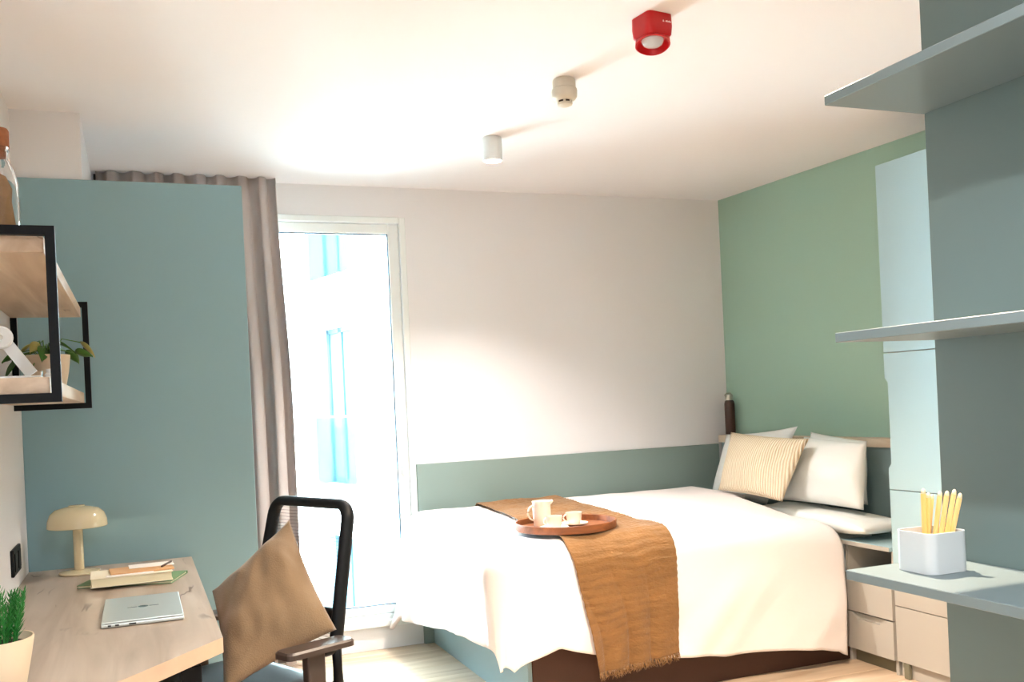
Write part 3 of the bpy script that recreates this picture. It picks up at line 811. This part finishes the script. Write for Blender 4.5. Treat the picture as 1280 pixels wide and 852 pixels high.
# laptop
def laptop():
    c = Vector((-0.010, 2.968, DZ)); root = empty('laptop', c); tag(root, 'closed silver laptop lying on the oak desk', 'laptop')
    x0, x1, y0, y1 = -0.115, 0.096, 2.785, 3.150
    box('base', (x0, y0, DZ + 0.001), (x1, y1, DZ + 0.011), M['silver'], root, 0.003, 2)
    box('lid', (x0 + 0.001, y0 + 0.002, DZ + 0.0118), (x1 - 0.001, y1 - 0.002, DZ + 0.0165), M['silver'], root, 0.002, 2)
    for (a, w_) in ((-0.098, 0.008), (-0.080, 0.010), (-0.045, 0.018)):
        box('port', (a, y0 - 0.0006, DZ + 0.004), (a + w_, y0 + 0.003, DZ + 0.0085), M['port'], root)
    lathe('logo', [(0.0, 0.0), (0.014, 0.0), (0.014, 0.0005), (0.0, 0.0005)], M['logo'], (-0.008, 2.965, DZ + 0.0166), 24, root)
    boxes('logo_wing', [((-0.05, 2.962, DZ + 0.0166), (-0.024, 2.968, DZ + 0.017)), ((0.008, 2.962, DZ + 0.0166), (0.034, 2.968, DZ + 0.017))], M['logo'], root)
laptop()
# books
def rbox(name, cx, cy, w_, d_, z0, z1, rz, mt, parent=None, bevel=0.001):
    o = box(name, (-w_ / 2, -d_ / 2, z0), (w_ / 2, d_ / 2, z1), mt, None, bevel)
    c_, s_ = math.cos(rz), math.sin(rz); off = wloc(parent) if parent else Vector((0, 0, 0))
    for v in o.data.vertices:
        x, y = v.co.x, v.co.y; v.co.x = cx + x * c_ - y * s_ - off.x; v.co.y = cy + x * s_ + y * c_ - off.y; v.co.z -= off.z
    if parent: o.parent = parent
    return o
def book(name, cx, cy, w_, d_, z0, z1, rz, cov, label):
    root = empty(name, (cx, cy, z0)); tag(root, label, 'book')
    rbox('cover', cx, cy, w_, d_, z0, z0 + 0.002, rz, cov, root, 0.0004)
    rbox('cover', cx, cy, w_, d_, z1 - 0.002, z1, rz, cov, root, 0.0004)
    rbox('pages', cx, cy, w_ - 0.008, d_ - 0.008, z0 + 0.0022, z1 - 0.0022, rz, M['paper'], root, 0.0)
    c_, s_ = math.cos(rz), math.sin(rz)
    rbox('spine', cx - s_ * (d_ / 2 - 0.001), cy + c_ * (d_ / 2 - 0.001), w_, 0.002, z0 + 0.0022, z1 - 0.0022, rz, cov, root, 0.0)
book('book', -0.035, 3.551, 0.31, 0.20, DZ, DZ + 0.010, math.radians(-17), M['coverg'], 'thin green book at the bottom of the desk pile')
book('book', -0.042, 3.505, 0.255, 0.18, DZ + 0.0105, DZ + 0.040, math.radians(2), M['coverc'], 'thick cream book on top of the thin green book')
nb = rbox('notebook', -0.01, 3.515, 0.20, 0.13, DZ + 0.0405, DZ + 0.046, math.radians(4), M['tan']); tag(nb, 'tan paper notebook on top of the thick cream book', 'notebook')
c1 = rbox('card', 0.022, 3.560, 0.145, 0.085, DZ + 0.0465, DZ + 0.0485, math.radians(3), M['card']); tag(c1, 'white card lying on the tan notebook', 'card')
c2 = rbox('card', -0.045, 3.432, 0.15, 0.03, DZ + 0.0405, DZ + 0.0425, math.radians(3), M['card']); tag(c2, 'narrow white card at the front edge of the thick cream book', 'card')
pn = tube('pen', [(0.055, 3.485, DZ + 0.0495), (0.088, 3.565, DZ + 0.0525)], 0.0035, M['flask'], segs=10); tag(pn, 'short dark brown pen on the desk pile', 'pen')

# potted herb on the desk
def herb():
    c = Vector((-0.290, 2.19, DZ)); root = empty('potted_herb', c); tag(root, 'green needle-leaved herb in a cream pot on the desk', 'plant')
    lathe('pot', [(0.0, 0.0), (0.048, 0.0), (0.052, 0.004), (0.066, 0.075), (0.074, 0.122), (0.074, 0.127), (0.071, 0.127), (0.067, 0.110), (0.0, 0.110)], M['pot'], c, 44, root)
    lathe('soil', [(0.0, 0.1105), (0.066, 0.1105), (0.040, 0.116), (0.0, 0.118)], M['soil'], c, 28, root)
    for k in range(24):
        a = random.uniform(0, 6.28); r_ = 0.05 * math.sqrt(random.random()); J = ([], [])
        p0 = c + Vector((r_ * math.cos(a), r_ * math.sin(a), 0.112)); hgt = random.uniform(0.075, 0.115); ln_ = Vector((math.cos(a), math.sin(a), 0)) * random.uniform(0.0, 0.025)
        pts = [p0, p0 + ln_ * 0.4 + Vector((0, 0, hgt * 0.5)), p0 + ln_ + Vector((0, 0, hgt))]
        tube('s', pts, [0.0018, 0.0015, 0.0008], None, segs=5, join=J)
        for q in range(46):
            t = 0.12 + 0.88 * q / 46; p_ = pts[0].lerp(pts[2], t); b_ = q * 2.4
            d = Vector((math.cos(b_), math.sin(b_), 1.0 + 0.8 * t)).normalized(); l = random.uniform(0.014, 0.026) * (1.1 - 0.35 * t)
            sd_ = d.cross(Vector((0, 0, 1))).normalized() * 0.0018
            i0 = len(J[0]); J[0].extend([p_, p_ + d * l * 0.5 + sd_, p_ + d * l, p_ + d * l * 0.5 - sd_, p_ + d * l * 0.5 + d.cross(sd_).normalized() * 0.001])
            J[1].extend([(i0, i0 + 1, i0 + 4), (i0 + 1, i0 + 2, i0 + 4), (i0 + 2, i0 + 3, i0 + 4), (i0 + 3, i0, i0 + 4), (i0, i0 + 3, i0 + 2, i0 + 1)])
        new_obj('sprig', J[0], J[1], M['leaf'], root, False)
herb()

# wall socket
so = empty('wall_socket', (XL, 3.60, 0.842)); tag(so, 'black double socket on the white wall above the desk', 'socket')
box('plate', (XL, 3.50, 0.798), (XL + 0.010, 3.705, 0.886), M['black'], so, 0.002)
for yc in (3.555, 3.65):
    box('outlet', (XL + 0.010, yc - 0.032, 0.812), (XL + 0.013, yc + 0.032, 0.872), M['blackp'], so, 0.001)

# ------------------------------------------------------------------ black framed wall shelf over the desk
def wall_unit():
    root = empty('wall_shelf_unit', (XL + 0.12, 3.04, 1.343)); tag(root, 'oak wall shelf unit with black metal end frames above the desk', 'shelf unit')
    z0, z1, b_ = 1.343, 1.728, 0.020
    for yc in (2.305, 3.777):
        y0_, y1_ = yc, yc + 0.02
        boxes('end_frame', [((-0.172, y0_, z0), (-0.152, y1_, z1)), ((XL + 0.001, y0_, z0), (XL + 0.021, y1_, z1)),
                            ((XL + 0.021, y0_, z1 - b_), (-0.172, y1_, z1)), ((XL + 0.021, y0_, z0), (-0.172, y1_, z0 + b_))], M['black'], root)
    box('shelf_board', (XL + 0.002, 2.326, z0 + b_), (-0.176, 3.776, z0 + b_ + 0.036), M['shelfwood'], root, 0.001)
    box('shelf_board', (XL + 0.002, 2.326, 1.672), (-0.176, 3.776, 1.708), M['shelfwood'], root, 0.001)
wall_unit()
LB, UB = 1.3995, 1.7085
# pothos
def pothos():
    c = Vector((-0.262, 3.40, LB)); root = empty('potted_pothos', c); tag(root, 'trailing green plant in a cream pot on the lower wall shelf', 'plant')
    lathe('pot', [(0.0, 0.0), (0.048, 0.0), (0.051, 0.003), (0.062, 0.06), (0.068, 0.108), (0.068, 0.114), (0.065, 0.114), (0.060, 0.098), (0.0, 0.098)], M['pot'], c, 40, root)
    lathe('soil', [(0.0, 0.0985), (0.059, 0.0985), (0.03, 0.103), (0.0, 0.104)], M['soil'], c, 24, root)
    specs = [(-170, .07, .125, 'leafd', .8), (-150, .095, .10, 'leafd', 1.0), (-120, .085, .06, 'leafd', 1.1), (-95, .05, .135, 'leafd', .9), (-70, .06, .14, 'leafy', .8), (-40, .055, .145, 'leafd', .9),
             (-15, .085, .118, 'leafd', .9), (10, .10, .155, 'leafy', .9), (40, .07, .13, 'leafd', .9), (90, .06, .14, 'leafd', 1.0), (130, .075, .125, 'leafd', 1.0), (160, .05, .15, 'leafy', .8), (-130, .03, .15, 'leafy', .7), (-60, .025, .13, 'leafd', .9), (200, .085, .115, 'leafd', .8)]
    for (a, r_, z, mm, sc) in specs:
        a = math.radians(a); d = Vector((math.cos(a), math.sin(a), 0)); p1 = c + d * r_ + Vector((0, 0, z))
        sk = tube('stem', [c + d * 0.01 + Vector((0, 0, 0.10)), c + d * r_ * 0.45 + Vector((0, 0, max(z, 0.11) + 0.012)), p1], 0.0018, M['stem'], root, segs=5)
        L_ = 0.062 * sc; W_ = 0.050 * sc; side = Vector((-d.y, d.x, 0)); vts, fs = [], []
        n = 8
        dirn = (d + Vector((0, 0, random.uniform(-0.9, 0.1) if z > 0.1 else -1.3))).normalized()
        up = side.cross(dirn).normalized(); tw = random.uniform(-0.9, 0.9); side = side * math.cos(tw) + up * math.sin(tw)
        for i in range(n + 1):
            t = i / n; wv_ = W_ * (math.sin(math.pi * min(1, t * 1.0)) ** 0.7) * (1.15 - 0.55 * t)
            q = p1 + dirn * L_ * t - Vector((0, 0, 0.014 * t * t))
            vts += [q - side * wv_ * 0.5 + Vector((0, 0, 0.004)), q - Vector((0, 0, 0.001)), q + side * wv_ * 0.5 + Vector((0, 0, 0.004))]
        for i in range(n):
            for k in (0, 1): fs.append((i * 3 + k, i * 3 + k + 1, i * 3 + k + 4, i * 3 + k + 3))
        lf = new_obj('leaf', vts, fs, M[mm], root, True); solidify(lf, 0.0008)
pothos()
# white folding stand, small jars on the lower board
def stand():
    c = Vector((-0.285, 2.52, LB)); root = empty('folding_stand', c); tag(root, 'white folding stand with round pivot leaning on the lower wall shelf', 'stand')
    def bar(name, p0, p1, w_, t_, mt=M['white']):
        return tube(name, [p0, p1], 0.01, mt, root, segs=4, smooth=False, rx=w_, ry=t_, up=(0, 1, 0))
    bar('arm', Vector((-0.330, 2.50, LB + 0.165)), Vector((-0.226, 2.50, LB + 0.014)), 0.019, 0.010)
    bar('rear_arm', Vector((-0.330, 2.535, LB + 0.150)), Vector((-0.330, 2.535, LB + 0.006)), 0.014, 0.006)
    box('base', (-0.355, 2.470, LB), (-0.205, 2.560, LB + 0.010), M['white'], root, 0.003)
    o = lathe('pivot', [(0.0, 0.0), (0.026, 0.0), (0.026, 0.010), (0.022, 0.013), (0.0, 0.013)], M['white'], (0, 0, 0), 30, root, True)
    o.rotation_euler = (math.pi / 2, 0, 0); o.location = Vector((-0.286, 2.486, LB + 0.100)) - c
    o2 = lathe('pivot_bolt', [(0.0, 0.0), (0.006, 0.0), (0.006, 0.004), (0.0, 0.004)], M['steel'], (0, 0, 0), 16, root, True)
    o2.rotation_euler = (math.pi / 2, 0, 0); o2.location = Vector((-0.286, 2.4725, LB + 0.100)) - c
stand()
jr = empty('small_jar', (-0.205, 2.72, LB)); tag(jr, 'small white lidded jar on the lower wall shelf beside the folding stand', 'jar')
lathe('body', [(0.0, 0.0), (0.012, 0.0), (0.0125, 0.003), (0.0125, 0.022), (0.008, 0.027), (0.0, 0.027)], M['white'], (-0.205, 2.72, LB), 24, jr)
lathe('lid', [(0.0, 0.0275), (0.009, 0.0275), (0.009, 0.036), (0.0, 0.037)], M['white'], (-0.205, 2.72, LB), 20, jr)
tl = empty('glass_tumbler', (-0.245, 2.74, LB)); tag(tl, 'tiny clear glass tumbler on the lower wall shelf by the jar', 'glass')
lathe('glass_wall', [(0.0, 0.0), (0.020, 0.0), (0.023, 0.032), (0.0215, 0.032), (0.0185, 0.004), (0.0, 0.004)], M['glass'], (-0.245, 2.74, LB), 28, tl)

# corked glass bottle on the upper board
bt = empty('glass_bottle', (-0.270, 2.46, UB)); tag(bt, 'corked clear glass bottle with brown filling on the upper wall shelf', 'bottle')
bc = (-0.270, 2.46, UB)
lathe('glass_wall', [(0.0, 0.0), (0.036, 0.0), (0.040, 0.004), (0.038, 0.05), (0.039, 0.09), (0.037, 0.145), (0.030, 0.172), (0.020, 0.195), (0.018, 0.215), (0.021, 0.218), (0.021, 0.224), (0.016, 0.224),
                     (0.0155, 0.196), (0.026, 0.170), (0.033, 0.143), (0.035, 0.09), (0.034, 0.05), (0.034, 0.008), (0.0, 0.006)], M['glass'], bc, 40, bt)
lathe('filling', [(0.0, 0.008), (0.026, 0.010), (0.028, 0.05), (0.022, 0.10), (0.024, 0.13), (0.012, 0.158), (0.0, 0.165)], M['kraft'], bc, 28, bt)
lathe('cork', [(0.0, 0.200), (0.0145, 0.200), (0.0152, 0.2245), (0.022, 0.2248), (0.0225, 0.262), (0.019, 0.268), (0.0, 0.268)], M['cork'], bc, 28, bt)

# ------------------------------------------------------------------ tray with tea things on the bed
TC = Vector((1.745, 3.868, 0.7268)); TR = 0.222
tr_ = empty('serving_tray', TC); tag(tr_, 'round walnut serving tray with raised rim on the ochre throw', 'tray')
lathe('tray_floor', [(0.0, 0.0), (TR - 0.006, 0.0), (TR - 0.006, 0.007), (0.0, 0.007)], M['tray'], TC, 72, tr_)
lathe('rim', [(TR - 0.0055, 0.0), (TR, 0.0), (TR + 0.003, 0.006), (TR + 0.003, 0.032), (TR, 0.034), (TR - 0.004, 0.032), (TR - 0.0055, 0.0)], M['tray'], TC, 72, tr_)
tz0 = TC.z + 0.0075
def handle_pts(c, r_, zlo, zhi, out, ang, n=12):
    d = Vector((math.cos(ang), math.sin(ang), 0)); pts = []
    for k in range(n + 1):
        a = -math.pi / 2 + math.pi * k / n
        pts.append(Vector(c) + d * (r_ + out * math.cos(a)) + Vector((0, 0, (zlo + zhi) / 2 + (zhi - zlo) / 2 * math.sin(a))))
    return pts
HA = math.radians(180 - 21 + 10)
def jug():
    c = Vector((1.665, 3.945, tz0)); root = empty('milk_jug', c); tag(root, 'tall cream china jug with handle on the walnut tray', 'jug')
    lathe('body', [(0.0, 0.0), (0.034, 0.0), (0.037, 0.004), (0.041, 0.05), (0.041, 0.10), (0.044, 0.112), (0.041, 0.112), (0.038, 0.098), (0.036, 0.01), (0.0, 0.008)], M['china'], c, 40, root)
    tube('handle', handle_pts(c, 0.037, 0.028, 0.092, 0.026, HA), 0.0045, M['china'], root, segs=8)
    tube('spout', [c + Vector((0.030, -0.012, 0.098)), c + Vector((0.047, -0.018, 0.113))], [0.010, 0.006], M['china'], root, segs=10)
jug()
def cup(x, y, lab, slab_):
    sc = Vector((x, y, tz0)); s_ = lathe('saucer', [(0.0, 0.0), (0.034, 0.0), (0.038, 0.003), (0.062, 0.011), (0.062, 0.013), (0.036, 0.007), (0.0, 0.006)], M['china'], (0, 0, 0), 40)
    s_.location = sc; tag(s_, slab_, 'saucer', 'saucers on the tray')
    c = sc + Vector((0, 0, 0.0072)); root = empty('tea_cup', c); tag(root, lab, 'cup', 'cups on the tray')
    lathe('body', [(0.0, 0.0), (0.024, 0.0), (0.027, 0.004), (0.034, 0.028), (0.037, 0.052), (0.035, 0.052), (0.032, 0.028), (0.025, 0.007), (0.0, 0.006)], M['china'], c, 36, root)
    lathe('tea', [(0.0, 0.040), (0.0335, 0.040)], M['coffee'], c, 28, root)
    tube('handle', handle_pts(c, 0.031, 0.014, 0.043, 0.017, HA), 0.0033, M['china'], root, segs=8)
cup(1.660, 3.800, 'cream china cup in front of the tall jug', 'cream saucer in front of the tall jug')
cup(1.785, 3.865, 'cream china cup in the middle of the tray, beside the tall jug', 'cream saucer in the middle of the tray, away from the jug')

# ------------------------------------------------------------------ office chair with cushion
def chair():
    root = empty('office_chair', (0.205, 2.97, 0.0), math.radians(205)); tag(root, 'black mesh-back office chair with armrests at the oak desk', 'chair')
    B = M['blackp']
    # seat
    sp = rrect(-0.22, 0.25, -0.235, 0.235, 0.09, 6); n = len(sp); lv = [(0.94, 0.445), (1.0, 0.455), (1.0, 0.485), (0.96, 0.505), (0.8, 0.512)]
    vts = [(a * k, b_ * k, z) for k, z in lv for a, b_ in sp]; fs = [tuple(range(n))[::-1], tuple(range((len(lv) - 1) * n, len(lv) * n))]
    for L_ in range(len(lv) - 1):
        for k in range(n): fs.append((L_ * n + k, L_ * n + (k + 1) % n, (L_ + 1) * n + (k + 1) % n, (L_ + 1) * n + k))
    new_obj('seat', vts, fs, M['blackp'], root, True, True)
    # back loop: a rounded frame leaning back
    hw0, hw1, zb, zt = 0.225, 0.205, 0.57, 1.003
    def bxp(z): return -0.235 - 0.22 * (z - 0.55)
    pts = []
    r_ = 0.05
    for (cy, cz, a0) in ((hw1 - r_, zt - r_, 0), (-hw1 + r_, zt - r_, 90), (-hw0 + r_, zb + r_, 180), (hw0 - r_, zb + r_, 270)):
        for k in range(7):
            a = math.radians(a0 + 90 * k / 6); y_, z_ = cy + r_ * math.cos(a), cz + r_ * math.sin(a); pts.append((bxp(z_), y_, z_))
    tube('back_frame', pts, 0.016, B, root, True, 10, True, rx=0.017, ry=0.022, up=(1, 0, 0))
    # mesh: fine strands inside the loop, joined as one cloth
    J = ([], [])
    for k in range(1, 40):
        z_ = zb + 0.01 + (zt - zb - 0.02) * k / 40; hw = hw0 + (hw1 - hw0) * (z_ - zb) / (zt - zb) - 0.012
        if z_ > zt - r_: hw -= r_ - math.sqrt(max(0, r_ ** 2 - (z_ - zt + r_) ** 2))
        tube('s', [(bxp(z_), -hw, z_), (bxp(z_) - 0.012, 0, z_), (bxp(z_), hw, z_)], 0.0005, None, segs=3, join=J)
    me_ = new_obj('mesh_back', J[0], J[1], B, root, False, True); me_['kind'] = 'stuff'
    # lumbar support and spine
    box('lumbar_support', (bxp(0.68) - 0.045, -0.17, 0.62), (bxp(0.68) - 0.026, 0.17, 0.685), B, root, 0.008, 2, True)
    for s in (-1, 1):
        tube('back_strut', [(-0.10, s * 0.06, 0.425), (-0.24, s * 0.15, 0.425), (-0.275, s * 0.19, 0.47), (-0.262, s * 0.205, 0.60)], 0.017, B, root, True, 10)
    # arms
    for s in (1, -1):
        yc = s * 0.330
        pp = rrect(-0.215, 0.010, yc - 0.040, yc + 0.040, 0.018, 4); n2 = len(pp)
        lv2 = [(0.0, 0.622), (0.0, 0.636), (0.005, 0.642)]; vts2, fs2 = [], []
        for ins, z in lv2:
            for a, b_ in pp:
                vts2.append((a + (-ins if a > -0.10 else ins), b_ + (-ins if b_ > yc else ins), z))
        fs2 = [tuple(range(n2))[::-1], tuple(range(2 * n2, 3 * n2))]
        for L_ in range(2):
            for k in range(n2): fs2.append((L_ * n2 + k, L_ * n2 + (k + 1) % n2, (L_ + 1) * n2 + (k + 1) % n2, (L_ + 1) * n2 + k))
        ar = new_obj('armrest', vts2, fs2, M['armp'], root, False, True)
        box('arm_post', (-0.125, yc - 0.016, 0.43), (-0.065, yc + 0.016, 0.6215), M['armp'], root, 0.006, 2, True)
        box('arm_bracket', (-0.125, min(s * 0.05, yc), 0.405), (-0.065, max(s * 0.05, yc), 0.43), B, root, 0.004, 1, True)
    lathe('gas_column', [(0.0, 0.10), (0.028, 0.10), (0.028, 0.26), (0.018, 0.262), (0.018, 0.40), (0.0, 0.40)], M['black'], (0, 0, 0), 24, root, True)
    box('mechanism', (-0.12, -0.07, 0.40), (0.10, 0.07, 0.445), B, root, 0.008, 2, True)
    for k in range(5):
        a = math.radians(36 + 72 * k); d = Vector((math.cos(a), math.sin(a), 0))
        lg = tube('base_leg', [d * 0.02 + Vector((0, 0, 0.115)), d * 0.16 + Vector((0, 0, 0.105)), d * 0.30 + Vector((0, 0, 0.085))], [0.026, 0.020, 0.014], B, root, True, 10)
        s_ = Vector((-d.y, d.x, 0)); c_ = d * 0.30
        tube('castor', [c_ - s_ * 0.025 + Vector((0, 0, 0.031)), c_ - s_ * 0.004 + Vector((0, 0, 0.031))], 0.030, B, lg, True, 20)
        tube('castor', [c_ + s_ * 0.004 + Vector((0, 0, 0.031)), c_ + s_ * 0.025 + Vector((0, 0, 0.031))], 0.030, B, lg, True, 20)
chair()
CA, CC = math.radians(205), Vector((0.205, 2.97, 0))
def on_chair(x, y, z): return Vector((CC.x + x * math.cos(CA) - y * math.sin(CA), CC.y + x * math.sin(CA) + y * math.cos(CA), z))
cq = pillow('cushion', on_chair(0.11, 0.195, 0.535), on_chair(-0.21, 0.283, 0.655), on_chair(-0.21, 0.062, 0.965), on_chair(-0.002, -0.048, 0.77), 0.17, M['cushion'], n=40, pinch=0.07, wr=0.018, seed=8.3, power=0.6)
tag(cq, 'tan linen cushion standing on one corner on the office chair', 'cushion')
